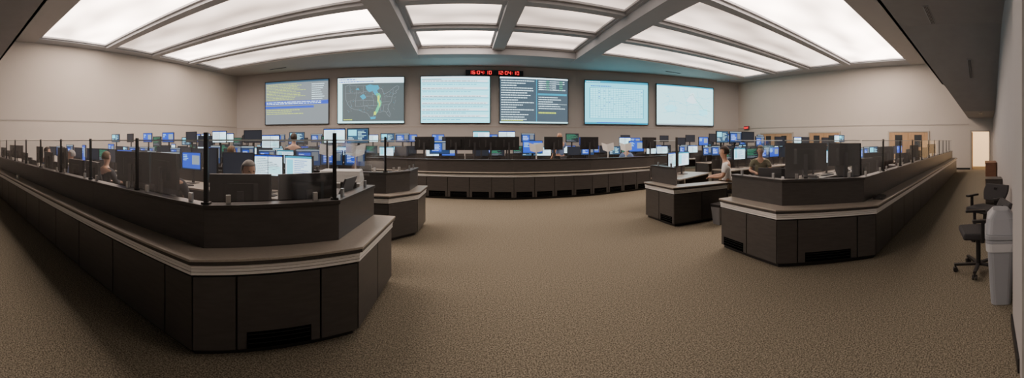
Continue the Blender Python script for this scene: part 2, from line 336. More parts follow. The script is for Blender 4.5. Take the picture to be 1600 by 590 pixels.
    if k==6:
        r.append((-w,-h,w,h,'lt',0)); r.append((-w,Z(.97),w,h,'t',1)); r.append((-w,-h,w,Z(.03),'mg',1))
        for s in [[(.55,.75),(.62,.80),(.66,.70),(.75,.55),(.82,.42),(.95,.38)],[(.08,.5),(.2,.58),(.35,.6),(.5,.5),(.6,.55),(.8,.5)],[(.1,.3),(.3,.35),(.5,.28),(.7,.30),(.9,.22)],[(.25,.75),(.3,.6),(.33,.4),(.3,.2)],[(.45,.85),(.5,.65),(.52,.4),(.48,.15)],[(.1,.8),(.2,.72),(.22,.6),(.15,.4)],[(.7,.9),(.72,.75),(.85,.7),(.95,.75)],[(.6,.3),(.65,.2),(.8,.12)]]:
            L.append(([(X(a),Z(b)) for a,b in s],'gn' if s[0][0]==.55 else 'c',2,.010*w))
        L.append(([(X(a),Z(b)) for a,b in [(.5,.62),(.55,.72),(.58,.82),(.64,.84),(.66,.72),(.70,.60),(.62,.55)]],'w',1,0))
        L.append(([(X(a),Z(b)) for a,b in [(.12,.45),(.25,.52),(.35,.45),(.30,.35),(.18,.33)]],'lc',1,0))
        L.append(([(X(a),Z(b)) for a,b in [(.72,.40),(.88,.45),(.9,.30),(.76,.25)]],'lc',1,0))
        for i in range(24): 
            a,b=R.uniform(.1,.9),R.uniform(.12,.85); r.append((X(a),Z(b),X(a+.05),Z(b+.010),'c',3))
    return rects_to_mesh('display',r,L,.005)
slabels={1:'wall video screen showing grey text page with blue band',2:'wall video screen showing weather map of the United States',3:'bright white-cyan wall video screen with rows of text',4:'dark slate wall video screen with columns of white text',5:'light cyan wall video screen with a table grid',6:'pale cyan wall video screen showing a line map'}
for k,(x0,x1,a,b_) in {1:(415,513,CL,FL),2:(528,631,CL,FL),3:(658,765,FL,FR),4:(781,887,FL,FR),5:(914,1012,FR,CR),6:(1026,1114,FR,CR)}.items():
    p,d=facet_hit(a,b_,x0); q,_=facet_hit(a,b_,x1); c=(p+q)/2; w=(q-p).length/2; h=(SZ1-SZ0)/2
    rz=math.atan2(d.y,d.x)
    fr_=MB().box(-w-.04,w+.04,.0,.10,-h-.04,h+.04); 
    for bx in((-w-.04,-w,-h-.04,h+.04),(w,w+.04,-h-.04,h+.04),(-w,w,h,h+.04),(-w,w,-h-.04,-h)): fr_.box(bx[0],bx[1],-.035,0,bx[2],bx[3])
    thing('video_wall_screen',slabels[k],'screen',(c.x,c.y,(SZ0+SZ1)/2),rz,[('screen_frame',fr_.mesh('screen_frame',[M['blk2']])),('display',content(k,w,h))],'large projection screens on the wall')
    COL.objects[-1].location=(0,-.003,0)
SEG={'0':'abcdef','1':'bc','2':'abged','3':'abgcd','4':'fgbc','5':'afgcd','6':'afgedc','7':'abc','8':'abcdefg','9':'abcdfg'}
def digits(txt,w,h,dx):
    r=[];x=0
    for ch in txt:
        if ch==':' : r.append([(x,h*.25,x+.03,h*.35,'r',0)]); r.append([(x,h*.65,x+.03,h*.75,'r',0)]); x+=.08; continue
        if ch==' ': x+=dx*1.3; continue
        t=.026
        S={'a':(0,h-t,w,h),'g':(0,h/2-t/2,w,h/2+t/2),'d':(0,0,w,t),'f':(0,h/2,t,h),'b':(w-t,h/2,w,h),'e':(0,0,t,h/2),'c':(w-t,0,w,h/2)}
        r.append([(x+S[s][0],S[s][1],x+S[s][2],S[s][3],'r',0) for s in SEG[ch]]); x+=dx
    return r,x
r,xw=digits('16:04:10 12:04:10',.14,.20,.20)
p,_=facet_hit(FL,FR,773)
cb=MB().box(-xw/2-.2,xw/2+.2,0,.1,-.15,.15)
e=thing('wall_clock','long black digital wall clock with red glowing digits','clock',(p.x,19.28,5.57),0,[('clock_case',cb.mesh('clock_case',[M['blk']]),None,.01)]+
  [('digit' if len(g_)>1 else 'colon_dot',rects_to_mesh('digit',[(a-xw/2,b-.10,c-xw/2,d-.10,e_,f) for a,b,c,d,e_,f in g_])) for g_ in r])
for c in e.children:
    if c.name.startswith('digit') or c.name.startswith('colon'): c.location=(0,-.004,0)
t=bpy.data.curves.new('exit','FONT'); t.body='EXIT'; t.size=.2; t.align_x='CENTER'; t.align_y='CENTER'; t.extrude=.004
to=bpy.data.objects.new('tmp',t); COL.objects.link(to); dg=bpy.context.evaluated_depsgraph_get(); tme=bpy.data.meshes.new_from_object(to.evaluated_get(dg)); bpy.data.objects.remove(to)
tme.materials.clear(); tme.materials.append(E['r']); tme.transform(Matrix.Rotation(math.pi/2,4,'X'))
e=thing('exit_sign','small red glowing EXIT sign on wall','sign',(RX-.1,16.1,2.56),-math.pi/2,[('sign_case',MB().box(-.24,.24,-.03,.05,-.13,.13).mesh('sign_case',[M['blk2']]),None,.01),('sign_lettering',tme)])
COL.objects[-1].location=(0,-.036,0)
def double_door(n,y0,y1):
    w=(y1-y0)/2
    fr_=MB().box(-w-.08,-w,-.06,.0,0,2.18).box(w,w+.08,-.06,0,0,2.18).box(-w,w,-.06,0,2.1,2.18)
    for s in (-1,1):
        x0,x1=(-w,-.005) if s<0 else (.005,w); fr_.box(x0,x1,-.045,-.005,.01,2.09,1); c=(x0+x1)/2
        fr_.box(c-.22,c+.22,-.05,-.045,1.25,1.95,2); fr_.box(-.08*s if s<0 else -.0,0 if s<0 else .08,-.08,-.05,.95,1.1,3)
    o=struct('door_%d'%n,fr_.mesh('door',[M['frm'],M['wood'],M['dglass'],M['metal']])); o.location=(RX,(y0+y1)/2,0); o.rotation_euler=(0,0,-math.pi/2)
double_door(1,3.21,5.48); double_door(2,8.67,10.8); double_door(3,12.15,14.76)
fr_=MB().box(RX-.03,RX,-.31,-.23,0,2.2).box(RX-.03,RX,.74,.82,0,2.2).box(RX-.03,RX,-.23,.74,2.12,2.2)
fr_.box(RX+.16,RX+1.0,.70,.745,0,2.1,1)
struct('door_4',fr_.mesh('door',[M['frm'],M['wood']]))
# ---------------------------------------------------------------- consoles
def offs(path,s):
    P=[Vector(p) for p in path]; out=[]
    for i,p in enumerate(P):
        ns=[]
        if i>0: d=(P[i]-P[i-1]).normalized(); ns.append(Vector((-d.y,d.x)))
        if i<len(P)-1: d=(P[i+1]-P[i]).normalized(); ns.append(Vector((-d.y,d.x)))
        if len(ns)==1: out.append(p+ns[0]*s)
        else: m=(ns[0]+ns[1]).normalized(); out.append(p+m*(s/m.dot(ns[0])))
    return out
def pt(path,i,t,s):
    if t<=0: return offs(path,s)[i]
    if t>=1: return offs(path,s)[i+1]
    a=Vector(path[i]);b=Vector(path[i+1]); d=(b-a).normalized(); return a+(b-a)*t+Vector((-d.y,d.x))*s
def sprism(mb,path,i,t0,t1,s0,s1,z0,z1,m=0):
    q=[pt(path,i,t0,s0),pt(path,i,t1,s0),pt(path,i,t1,s1),pt(path,i,t0,s1)]
    mb.prism([(v.x,v.y) for v in q],z0,z1,m); return q
def deskset(path,segs,s1,label,O):
    sl=MB()
    for i in segs: sprism(sl,path,i,0,1,.33,s1,.715,.745)
    parts=[('desktop',sl.mesh('desktop',[M['top']],O))]
    for i in segs:
        for t in (.05,.5,.95):
            q=pt(path,i,t,s1-.1); parts.append(('leg',MB().box(q.x-.03,q.x+.03,q.y-.03,q.y+.03,0,.715).mesh('leg',[M['blk']],O)))
    thing('inner_desk',label,'desk',O,0,parts)
def console(path,cuts,vents=(),glass=True,thick=(),riser_segs=None,inner=None,tag='',gl_top=1.60,RS0=.21,vz=.185):
    RS1=RS0+.10
    P=[Vector(p) for p in path]
    for i in range(len(P)-1):
        L=(P[i+1]-P[i]).length; ts=cuts[i]
        for k,(t0,t1) in enumerate(zip(ts,ts[1:])):
            o=(pt(path,i,(t0+t1)/2,.2)); O=(o.x,o.y,0)
            g=.007/L
            ga=t0+g; gb=t1-g
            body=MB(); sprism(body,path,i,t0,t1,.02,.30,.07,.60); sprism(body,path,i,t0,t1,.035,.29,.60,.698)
            pl=MB(); sprism(pl,path,i,t0,t1,.06,.29,0,.07)
            dr=MB(); sprism(dr,path,i,ga,gb,0,.018,.06,.600)
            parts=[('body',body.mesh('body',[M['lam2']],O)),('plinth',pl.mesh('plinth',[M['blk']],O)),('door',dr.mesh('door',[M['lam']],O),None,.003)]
            vent=(i,k) in vents or ('all' in vents)
            if vent:
                vb=MB(); m0=t0+(t1-t0)*.12; m1=t1-(t1-t0)*.12
                sprism(vb,path,i,m0,m1,-.004,.0,.065,vz,0)
                for z in (.10,.135,.165): sprism(vb,path,i,m0+.01/L,m1-.01/L,-.007,-.004,z,z+.003,1)
                parts.append(('vent_grille',vb.mesh('vent_grille',[M['vent'],M['base']],O)))
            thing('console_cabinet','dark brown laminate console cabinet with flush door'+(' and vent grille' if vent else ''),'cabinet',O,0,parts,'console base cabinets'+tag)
    o0=P[len(P)//2]; O=(o0.x,o0.y,.70)
    sl=MB(); ed=MB(); ra=MB()
    for i in range(len(P)-1):
        sprism(sl,path,i,0,1,-.045,.31,.725,.745); sprism(ed,path,i,0,1,-.04,.30,.70,.725)
        for z in (.618,.643,.668): sprism(ra,path,i,0,1,-.012 if z<.66 else -.018,.03,z,z+.020)
    thing('console_worktop','continuous taupe worktop ledge running along the dark console','worktop',O,0,[('slab',sl.mesh('slab',[M['top']],O),None,.004),('edge_band',ed.mesh('edge_band',[M['edge']],O)),('edge_rail',ra.mesh('edge_rail',[M['rail']],O),'ribbed silver aluminium edge rail')])
    gs=(RS0+RS1)/2
    for i in range(len(P)-1):
        if riser_segs is not None and i not in riser_segs: continue
        L=(P[i+1]-P[i]).length; n=max(1,round(L/2.2))
        for k in range(n):
            t0,t1=k/n,(k+1)/n; o=pt(path,i,(t0+t1)/2,gs); O=(o.x,o.y,.745)
            pa=MB(); sprism(pa,path,i,t0,t1,RS0,RS1,.745,1.055); ca=MB(); sprism(ca,path,i,t0,t1,RS0-.015,RS1+.015,1.055,1.09)
            thing('console_riser','dark laminate raised privacy panel standing on the worktop ledge','console panel',O,0,[('panel',pa.mesh('panel',[M['lam']],O),None,.003),('cap',ca.mesh('cap',[M['cap']],O),None,.004)],'console risers'+tag)
        if glass:
            n=max(1,round(L/1.15))
            for k in range(n):
                t0,t1=k/n,(k+1)/n; a=pt(path,i,t0,gs);b=pt(path,i,t1,gs); d=(b-a); l=d.length; d.normalize(); rz=math.atan2(d.y,d.x); c=(a+b)/2
                gp=MB().poly([(-l/2+.02,0,.02),(l/2-.02,0,.02),(l/2-.02,0,gl_top-1.09),(-l/2+.02,0,gl_top-1.09)])
                cl=lambda x:MB().box(x-.02,x+.02,-.012,.012,0,.07).mesh('clamp',[M['metal']])
                te=MB().box(-l/2+.02,l/2-.02,-.006,.006,gl_top-1.09,gl_top-1.078)
                thing('glass_partition','clear glass screen pane clamped on top of console','glass partition',(c.x,c.y,1.09),rz,[('pane',gp.mesh('pane',[M['glass']])),('pane_edge',te.mesh('pane_edge',[M['gedge']])),('clamp',cl(-l/2+.18)),('clamp',cl(l/2-.18))],'glass partition panes'+tag)
                if k>0:
                    single('partition_post','thin black metal post between glass panes','post',(a.x,a.y,1.09),rz,MB().box(-.013,.013,-.013,.013,0,gl_top-1.06).cyl((0,0,0),.03,.02,0,12).mesh('post',[M['blk']]),'glass partition posts')
    if glass:
        for i in thick:
            o=offs(path,gs)[i]; single('corner_post','thick black square post at the console corner','post',(o.x,o.y,1.09),.4,MB().box(-.018,.018,-.018,.018,0,.58).box(-.035,.035,-.035,.035,0,.015).mesh('cpost',[M['blk']]),'console corner posts',.003)
    if inner: deskset(path,inner[0],inner[1],'taupe desk surface fixed behind the console riser',(o0.x,o0.y,0))
def even(L,u): n=max(1,round(L/u)); return [k/n for k in range(n+1)]
pL=[(-13.9,1.684),(-1.775,1.684),(-.836,2.596),(-.80,3.72)]
cut0=sorted([max(0,1-(.32+.84*k)/12.125) for k in range(0,15)]); cut0=[0]+[c for c in cut0 if c>0.01]+[1]
console(pL,[cut0,[0,.25,.75,1],[0,.5,1]],vents={(1,1)},thick=(1,2),inner=([0,1,2],.92))
pR=[(3.50,3.55),(3.38,2.44),(4.27,1.45),(17.0,1.45)]
console(pR,[[0,.5,1],[0,.2,.8,1],even(12.7,.8)],vents={(0,0),(1,1)},inner=([0,1,2],.95),tag=' ')
pL2=[(-3.4,5.1),(-1.15,5.1),(-.75,5.6),(-.70,6.35)]
console(pL2,[even(2.2,.75),[0,1],[0,1]],thick=(1,),RS0=.15)
pR2=[(3.66,5.95),(3.66,4.95),(4.95,4.85)]
console(pR2,[[0,.5,1],[0,.5,1]],vents={(0,1)},thick=(1,),riser_segs=[0],RS0=.15)
pC=[(-3.4,10.1),(-1.0,9.3),(1.4,8.9),(3.7,8.95),(5.9,9.35),(7.6,9.8)]
console(pC,[even((Vector(pC[i+1])-Vector(pC[i])).length,.62) for i in range(5)],vents={'all'},glass=False,RS0=.09,vz=.215)
deskset(pC,range(5),1.15,'curved taupe desk surface behind the curved console',(1.4,9.5,0))
# ---------------------------------------------------------------- monitors
def mcontent(k,w,h):
    r=[];X=lambda u:-w+2*w*u; Z=lambda v:-h+2*h*v
    if k==0:
        r.append((-w,-h,w,h,'w',0)); r.append((-w,Z(.93),w,h,'b',1)); textlines(r,X(.06),X(.9),Z(.88),Z(.08),9,'g',1,.40); r.append((X(.48),-h,X(.51),Z(.93),'mg',1)); r.append((X(.52),Z(.1),X(.96),Z(.45),'lt',1))
    elif k==1:
        r.append((-w,-h,w,h,'b',0)); r.append((-w,-h,w,Z(.06),'db',1)); r.append((X(.55),Z(.3),X(.95),Z(.85),'mg',1)); textlines(r,X(.05),X(.4),Z(.9),Z(.5),4,'lt',1,.3)
    elif k==2:
        r.append((-w,-h,w,h,'k',0)); textlines(r,X(.04),X(.96),Z(.95),Z(.3),8,'gn',1,.22); textlines(r,X(.04),X(.96),Z(.28),Z(.05),3,'mg',1,.3)
    elif k==3:
        r.append((-w,-h,w,h,'tb',0)); r.append((X(.05),Z(.5),X(.45),Z(.92),'c',1)); r.append((X(.5),Z(.1),X(.95),Z(.92),'db',1)); textlines(r,X(.52),X(.93),Z(.88),Z(.15),7,'lt',2,.35); textlines(r,X(.05),X(.45),Z(.42),Z(.1),3,'w',1,.3)
    elif k==4:
        r.append((-w,-h,w,h,'db',0)); r.append((-w,Z(.92),w,h,'mg',1)); r.append((X(.1),Z(.15),X(.6),Z(.8),'b',1)); r.append((X(.65),Z(.3),X(.92),Z(.85),'g',1)); textlines(r,X(.12),X(.55),Z(.75),Z(.2),5,'w',2,.25)
    elif k==5:
        r.append((-w,-h,w,h,'w',0)); r.append((-w,Z(.9),w,h,'t',1)); r.append((X(.05),Z(.1),X(.3),Z(.84),'c',1)); textlines(r,X(.35),X(.95),Z(.84),Z(.1),8,'b',1,.35)
    elif k==6:
        r.append((-w,-h,w,h,'k',0))
    return rects_to_mesh('display',r,(),.0012)
mlab=['black flat monitor showing a white document window','black flat monitor with a bright blue desktop','black flat monitor with green and grey text','black flat monitor with teal and blue windows','black flat monitor with dark blue application windows','black flat monitor showing a white page with teal header','black flat monitor, screen dark']
def monitor_parts(k,w=.27,h=.165,cz=.45):
    st=MB().box(-.12,.12,-.06,.12,0,.012).box(-.03,.03,.045,.07,.012,cz)
    ho=MB(); ho.box(-w-.015,w+.015,0,.03,cz-h-.015,cz+h+.015); ho.prism([(-w*.6,.03),(w*.6,.03),(w*.45,.055),(-w*.45,.055)],cz-h*.6,cz+h*.6)
    ho.box(-.03,.03,.055,.075,cz-.03,cz+.03,1)
    for bx in((-w-.015,-w,-h-.015,h+.015),(w,w+.015,-h-.015,h+.015),(-w,w,h,h+.015),(-w,w,-h-.015,-h)): ho.box(bx[0],bx[1],-.008,0,cz+bx[2],cz+bx[3])
    d=mcontent(k,w,h); d.transform(Matrix.Translation((0,-.002,cz)))
    return [('stand',st.mesh('stand',[M['blk2']])),('housing',ho.mesh('housing',[M['blk'],M['blk2']])),('display',d)]
PROTO={}
def monitor(k,loc,rz,cz=.45,size=0,label=None,group='workstation monitors'):
    key=(k,round(cz,2),size)
    if key not in PROTO:
        w,h=[(.27,.165),(.30,.19),(.19,.26)][size]
        PROTO[key]=thing('monitor',label or mlab[k],'monitor',loc,rz,monitor_parts(k,w,h,cz),group); return PROTO[key]
    return clone(PROTO[key],loc,rz,label or mlab[k])
kb=MB().box(-.22,.22,-.07,.07,0,.018); 
for j in range(4):
    for i in range(14): kb.box(-.21+.03*i,-.185+.03*i,-.06+.03*j,-.037+.03*j,.018,.024,1)
KB=kb.mesh('keyboard',[M['blk2'],M['blk']])
ph=MB(); ph.prism([(-.1,-.11),(.1,-.11),(.1,.11),(-.1,.11)],0,.03,0,[(-.1,-.1),(.1,-.1),(.1,.11),(-.1,.11)]); ph.box(-.02,.09,-.09,.02,.03,.04,1); ph.box(-.02,.09,.03,.09,.03,.055,2); ph.box(-.095,-.04,-.1,.1,.035,.07,1)
PH=ph.mesh('phone',[M['blk2'],M['blk'],M['gry']])
def desk_parts(w=1.8):
    t=MB().box(-w/2,w/2,-.38,.38,.715,.745); l=MB().box(-.02,.02,-.34,.34,0,.715).mesh('side_panel',[M['lam']]); bk=MB().box(-w/2,w/2,.38,.41,.3,1.02).mesh('back_panel',[M['lam']])
    l2=l.copy(); l.transform(Matrix.Translation((-w/2+.03,0,0))); l2.transform(Matrix.Translation((w/2-.03,0,0)))
    return [('desktop',t.mesh('desktop',[M['top']])),('side_panel',l),('side_panel',l2),('back_panel',bk)]
DK=None
def desk(x,y,rz=0):
    global DK
    if DK is None: DK=thing('workstation_desk','dark workstation desk with taupe top and low back panel','desk',(x,y,0),rz,desk_parts(),'rows of workstation desks'); return DK
    return clone(DK,(x,y,0),rz)
def chair_parts(high=.55):
    seat=MB(); seat.prism([(-.22,-.22),(.22,-.22),(.25,.0),(.23,.22),(-.23,.22),(-.25,0)],.44,.52)
    back=MB()
    n=6; zb=.58
    for i in range(n):
        z0=zb+high*i/n; z1=zb+high*(i+1)/n; 
        f=lambda z:.20+.05*math.sin((z-zb)/high*math.pi*.8); y=lambda z:-.24-.08*(z-zb)/high+ .02*math.cos((z-zb)*8)
        a,b_=f(z0),f(z1)
        back.poly([(-a,y(z0),z0),(a,y(z0),z0),(b_,y(z1),z1),(-b_,y(z1),z1)]); back.poly([(-a,y(z0)-.05,z0),(-b_,y(z1)-.05,z1),(b_,y(z1)-.05,z1),(a,y(z0)-.05,z0)])
        for s in(-1,1): back.poly([(s*a,y(z0),z0),(s*b_,y(z1),z1),(s*b_,y(z1)-.05,z1),(s*a,y(z0)-.05,z0)])
        if i==0: back.poly([(-a,y(z0),z0),(a,y(z0),z0),(a,y(z0)-.05,z0),(-a,y(z0)-.05,z0)])
        if i==n-1: back.poly([(-b_,y(z1),z1),(b_,y(z1),z1),(b_,y(z1)-.05,z1),(-b_,y(z1)-.05,z1)])
    sup=MB().box(-.03,.03,-.33,-.29,.42,.80).box(-.03,.03,-.33,0,.41,.44)
    col=MB().cyl((0,0,.1),.03,.34,0,12)
    P=[('seat',seat.mesh('seat',[M['fab']]),None,.025),('backrest',back.mesh('backrest',[M['fab']]),None,.012),('back_support',sup.mesh('back_support',[M['blk']])),('gas_column',col.mesh('gas_column',[M['blk']]))]
    for s in(-1,1):
        a=MB().box(s*.28-.02,s*.28+.02,-.02,.02,.44,.66).box(s*.28-.035,s*.28+.035,-.14,.12,.66,.69).box(min(s*.2,s*.29),max(s*.2,s*.29),-.02,.02,.42,.45)
        P.append(('armrest',a.mesh('armrest',[M['blk']]),None,.006))
    for i in range(5):
        m=MB(); m.X=Matrix.Rotation(i*2*math.pi/5+.3,4,'Z'); m.prism([(0,-.025),(.3,-.018),(.3,.018),(0,.025)],.075,.10); 
        c=MB(); c.X=Matrix.Rotation(i*2*math.pi/5+.3,4,'Z'); c.cyl((.285,-.028,.03),.03,.02,0,12,axis='y'); c.cyl((.285,.008,.03),.03,.02,0,12,axis='y'); c.box(.275,.295,-.01,.01,.03,.08)
        P.append(('base_arm',m.mesh('base_arm',[M['blk']]),None,0,[('caster',c.mesh('caster',[M['blk']]))]))
    return P
CH={}
def chair(x,y,rz,label='black office swivel chair with armrests on casters',high=.5):
    if high not in CH: CH[high]=thing('office_chair',label,'chair',(x,y,0),rz,chair_parts(high),'office chairs'); return CH[high]
    return clone(CH[high],(x,y,0),rz,label)
CHF=None
def far_chair(x,y,rz):
    global CHF
    if CHF is None:
        bm=bmesh.new(); 
        for p in chair_parts(.45):
            bm.from_mesh(p[1])
            if len(p)>4:
                for q in p[4]: bm.from_mesh(q[1])
        me=bpy.data.meshes.new('office_chair'); bm.to_mesh(me); bm.free(); me.materials.append(M['fab']); CHF=me
    return single('office_chair','black office swivel chair at a workstation desk','chair',(x,y,0),rz,CHF,'office chairs')
def mon_row(x,y,n=3,stack=False,kinds=None,hi=.45):
    for i in range(n):
        k=(kinds[i] if kinds else R.choice([0,1,4,3,4,5,2,4,6,6,6,6,2])); dx=(i-(n-1)/2)*.6
        rz=-(i-(n-1)/2)*.22
        sz=R.choice([0,0,0,1,2]) if n==3 else 0
        monitor(k,(x+dx,y+.08-abs(i-(n-1)/2)*.06,.745),rz+R.uniform(-.05,.05),hi,sz)
        if stack and R.random()<.6: 
            k2=R.choice([0,1,3,4,6,6,2,6,4,6]); monitor(k2,(x+dx,y+.25,.745),rz*.5,.98 if R.random()<.6 else .84)
rowsL=[(4.55,[-12.3+1.85*k for k in range(6)]),(7.3,[-12.3+1.85*k for k in range(6)]),(9.9,[-12.3+1.85*k for k in range(5)]),(12.7,[-11.9+1.85*k for k in range(15)]),(15.0,[-11.9+1.85*k for k in range(15)])]
rowsR=[(4.0,[7.3+1.85*k for k in range(5)]),(7.0,[7.8+1.85*k for k in range(5)]),(9.9,[9.6+1.85*k for k in range(4)])]
near={0:[[6,4,2],[4,6,1],[6,2,6],[1,6,4],[4,1,6],[6,0,5]]}
for ri,(y,xsr) in enumerate(rowsL+rowsR):
    for xi,x in enumerate(xsr):
        desk(x,y); far=ri in(2,3,4,7)
        mon_row(x,y,3 if ri not in(3,4) else 2,stack=far or ri in (1,6),kinds=near.get(ri,[None]*99)[xi] if ri in near else None)
        if ri in (0,5): 
            single('keyboard','black computer keyboard on desk','keyboard',(x+.1,y-.22,.745),R.uniform(-.1,.1),KB,'keyboards')
            single('desk_phone','black desk telephone with handset','phone',(x-.6,y-.2,.745),R.uniform(-.2,.2),PH,'desk phones')
bl='black monitor with its back turned outward'
monitor(6,(4.36,2.60,.745),math.pi-1.05,.62,1,bl)
monitor(6,(4.90,2.20,.745),math.pi-.75,.64,0,bl)
for k,(x,rz) in enumerate([(5.45,math.pi-.3),(6.1,math.pi-.5),(6.8,math.pi-.3),(8.3,math.pi-.4),(9.0,math.pi),(9.7,math.pi-.2),(10.6,math.pi-.4),(11.4,math.pi-.2),(12.9,math.pi-.4)]):
    monitor([6,6,4,6,6,6,3,6,6][k],(x,2.1,.745),rz,[.37,.45,.55][k%3],0,bl)
monitor(6,(-1.90,2.42,.745),3.75,.37,0,bl); monitor(6,(-1.42,2.82,.745),4.0,.37,0,bl)
for x in (-2.75,-3.35,-4.45,-5.05,-5.7,-6.5,-7.1,-8.4,-9.1,-9.8,-10.6,-11.3,-12.4):
    monitor(6 if R.random()<.7 else 4,(x,2.22,.745),math.pi+R.uniform(-.3,.3),R.choice([.37,.37,.45,.55]),0,bl)
pr=MB().prism([(-.23,-.2),(.23,-.2),(.23,.2),(-.23,.2)],0,.30,0,[(-.22,-.17),(.22,-.17),(.22,.2),(-.22,.2)]).mesh('body',[M['blk2']])
pr2=MB().prism([(-.17,.08),(.17,.08),(.17,.11),(-.17,.11)],.28,.46,0,[(-.17,.16),(.17,.16),(.17,.18),(-.17,.18)]).mesh('paper_feed',[M['gry2']])
pr3=MB().box(-.15,.15,-.30,-.19,.05,.07).mesh('output_tray',[M['blk']])
PRN=thing('desk_printer','black desktop printer with upright paper feed','printer',(4.05,3.05,.745),2.2,[('body',pr,None,.015),('paper_feed',pr2),('output_tray',pr3)],'desktop printers')
clone(PRN,(-1.35,3.42,.745),-1.6); clone(PRN,(7.5,2.1,.745),3.0)
for xp,k,b in [(662,6,1),(686,4,0),(712,6,1),(742,6,1),(768,6,1),(797,6,1),(835,1,0),(868,6,1),(925,6,1),(1000,1,0),(1020,1,1)]:
    y=9.85+ (abs(xp-800)/800.)*1.0; x=y*math.tan(TH(xp)); monitor(k,(x,y+.25,.745),math.pi*b+R.uniform(-.15,.15),.78 if b else .66,1,bl if b else None)
for xp in (752,792): monitor(0 if xp>760 else 5,(12.4*math.tan(TH(xp)),12.4,.745),0,1.02,1)
# white open document holders: two angled leaves on a post
ds=MB().box(-.015,.015,-.015,.015,0,.50).box(-.12,.12,-.09,.09,0,.012)
for s in(-1,1):
    ds.poly([(0,0,.50),(s*.21,-.05,.56),(s*.23,.03,.80),(0,.08,.74)]); ds.poly([(0,.012,.50),(0,.092,.74),(s*.23,.042,.80),(s*.21,-.038,.56)])
DS=ds.mesh('document_stand',[M['wht']])
for xp,y in [(592,7.05),(625,7.05),(838,9.75),(950,9.85),(978,9.95)]:
    x=y*math.tan(TH(xp))
    if xp<640: x=-3.0+(xp-592)*.02
    single('document_stand','white open document holder on a slim stand','document holder',(x,y,.745),R.uniform(-.2,.2),DS,'white document holders')
cp=MB().box(-.28,.28,-.27,.27,.04,.95).mesh('body',[M['wht']]); cs=MB().box(-.29,.29,-.28,.28,.95,1.06).prism([(-.29,-.2),(.29,-.2),(.29,.28),(-.29,.28)],1.06,1.2,0,[(-.27,-.1),(.27,-.1),(.27,.26),(-.27,.26)]).mesh('scanner_lid',[M['wht']])
cd=[MB().box(-.26,.26,-.285,-.27,.08+.2*i,.26+.2*i).mesh('paper_drawer',[M['gry']]) for i in range(3)]
ct=MB().box(.05,.25,-.34,-.28,1.0,1.08).mesh('control_panel',[M['blk2']])
cw=MB().box(-.24,.24,-.2,.2,0,.04).mesh('plinth',[M['blk']])
thing('copier','off-white floor-standing office copier beside desks','copier',(-1.62,4.25,0),.2,[('body',cp,None,.01),('scanner_lid',cs,None,.01),('control_panel',ct),('plinth',cw)]+[('paper_drawer',c) for c in cd])
# ---------------------------------------------------------------- bins, aisle items
tb=MB().prism(rrect(.10,.18,.05),0,.62,0,rrect(.14,.25,.06)).prism(rrect(.155,.265,.06),.62,.65)
lid=MB().prism(rrect(.16,.27,.06),.655,.70).prism(rrect(.15,.26,.06),.70,.84,0,rrect(.135,.20,.06)).prism(rrect(.135,.20,.06),.84,.91,0,rrect(.08,.12,.05))
flap=MB().prism([(-.10,-.262),(.10,-.262),(.10,-.235),(-.10,-.235)],.715,.83,0,[(-.09,-.215),(.09,-.215),(.09,-.19),(-.09,-.19)])
lin=MB().prism(rrect(.148,.258,.06),.54,.62,0,rrect(.155,.266,.06))
hd=MB().box(-.06,.06,-.250,-.235,.48,.51)
thing('trash_bin','tall slim pale grey trash bin with swing lid by wall','trash bin',(3.42,-.16,0),math.pi/2,[('bin_body',tb.mesh('bin_body',[M['gryb']]),None,.006),('liner',lin.mesh('liner',[M['bag']]),'pale translucent bag edge'),('lid',lid.mesh('lid',[M['gryb']]),None,.006),('flap',flap.mesh('flap',[M['gry2']])),('grip',hd.mesh('grip',[M['gry2']]))])
sb=MB().prism(rrect(.11,.09,.03),0,.36,0,rrect(.15,.12,.03))
sl=MB().prism(rrect(.155,.125,.03),.34,.39)
thing('waste_basket','small dark grey waste basket with black liner by console','waste basket',(4.52,4.62,0),.1,[('basket',sb.mesh('basket',[M['gry2']])),('liner',sl.mesh('liner',[M['blk']]),None,.004)])
chair(4.12,.08,.2,'black low-backed office chair with armrests in the aisle',.27)
chair(5.5,.0,.9,'black low-backed office chair pushed against the wall',.27)
cbn=MB().box(-.28,.28,-.2,.2,.03,.62); cbd=MB().box(-.29,.29,-.21,.21,.62,.65); cdr=[MB().box(-.293,-.28,-.19,.19,.06+.19*i,.23+.19*i).mesh('drawer',[M['lam']]) for i in range(3)]
thing('filing_cabinet','low black filing cabinet with three drawers against wall','cabinet',(8.6,-.22,0),0,[('body',cbn.mesh('body',[M['blk']])),('top',cbd.mesh('top',[M['lam']]))]+[('drawer',d) for d in cdr])
cr=MB().box(-.6,.6,-.2,.2,.03,.78).box(-.62,.62,-.21,.22,.78,.82); cq=[MB().box(-.605,-.6,-.18,.18,.06,.76).mesh('door',[M['brn']])]
thing('credenza','reddish brown wooden credenza against wall','cabinet',(12.6,-.22,0),0,[('body',cr.mesh('body',[M['brn']]),None,.006)]+[('door',d) for d in cq])
cup=MB().cyl((0,0,0),.035,.09,0,16,.042)
single('paper_cup','white paper cup on the worktop ledge','cup',(-7.3,1.76,.745),0,cup.mesh('cup',[M['paper']]))
rm=MB().box(-.14,.14,-.07,.07,0,.03).box(-.12,.12,-.05,.05,.03,.04,1)
single('binder','black binder lying on the worktop ledge','binder',(4.75,1.55,.745),.1,rm.mesh('binder',[M['blk'],M['blk2']]),None,.005)
for x,y in [(-3.2,4.3),(-6.9,4.3),(6.6,3.8),(9.1,3.8)]:
    single('paper_sheet','white paper sheets on desk','paper',(x,y,.746),R.uniform(-.4,.4),MB().box(-.105,.105,-.148,.148,0,.006).mesh('paper',[M['paper']]),'paper sheets')
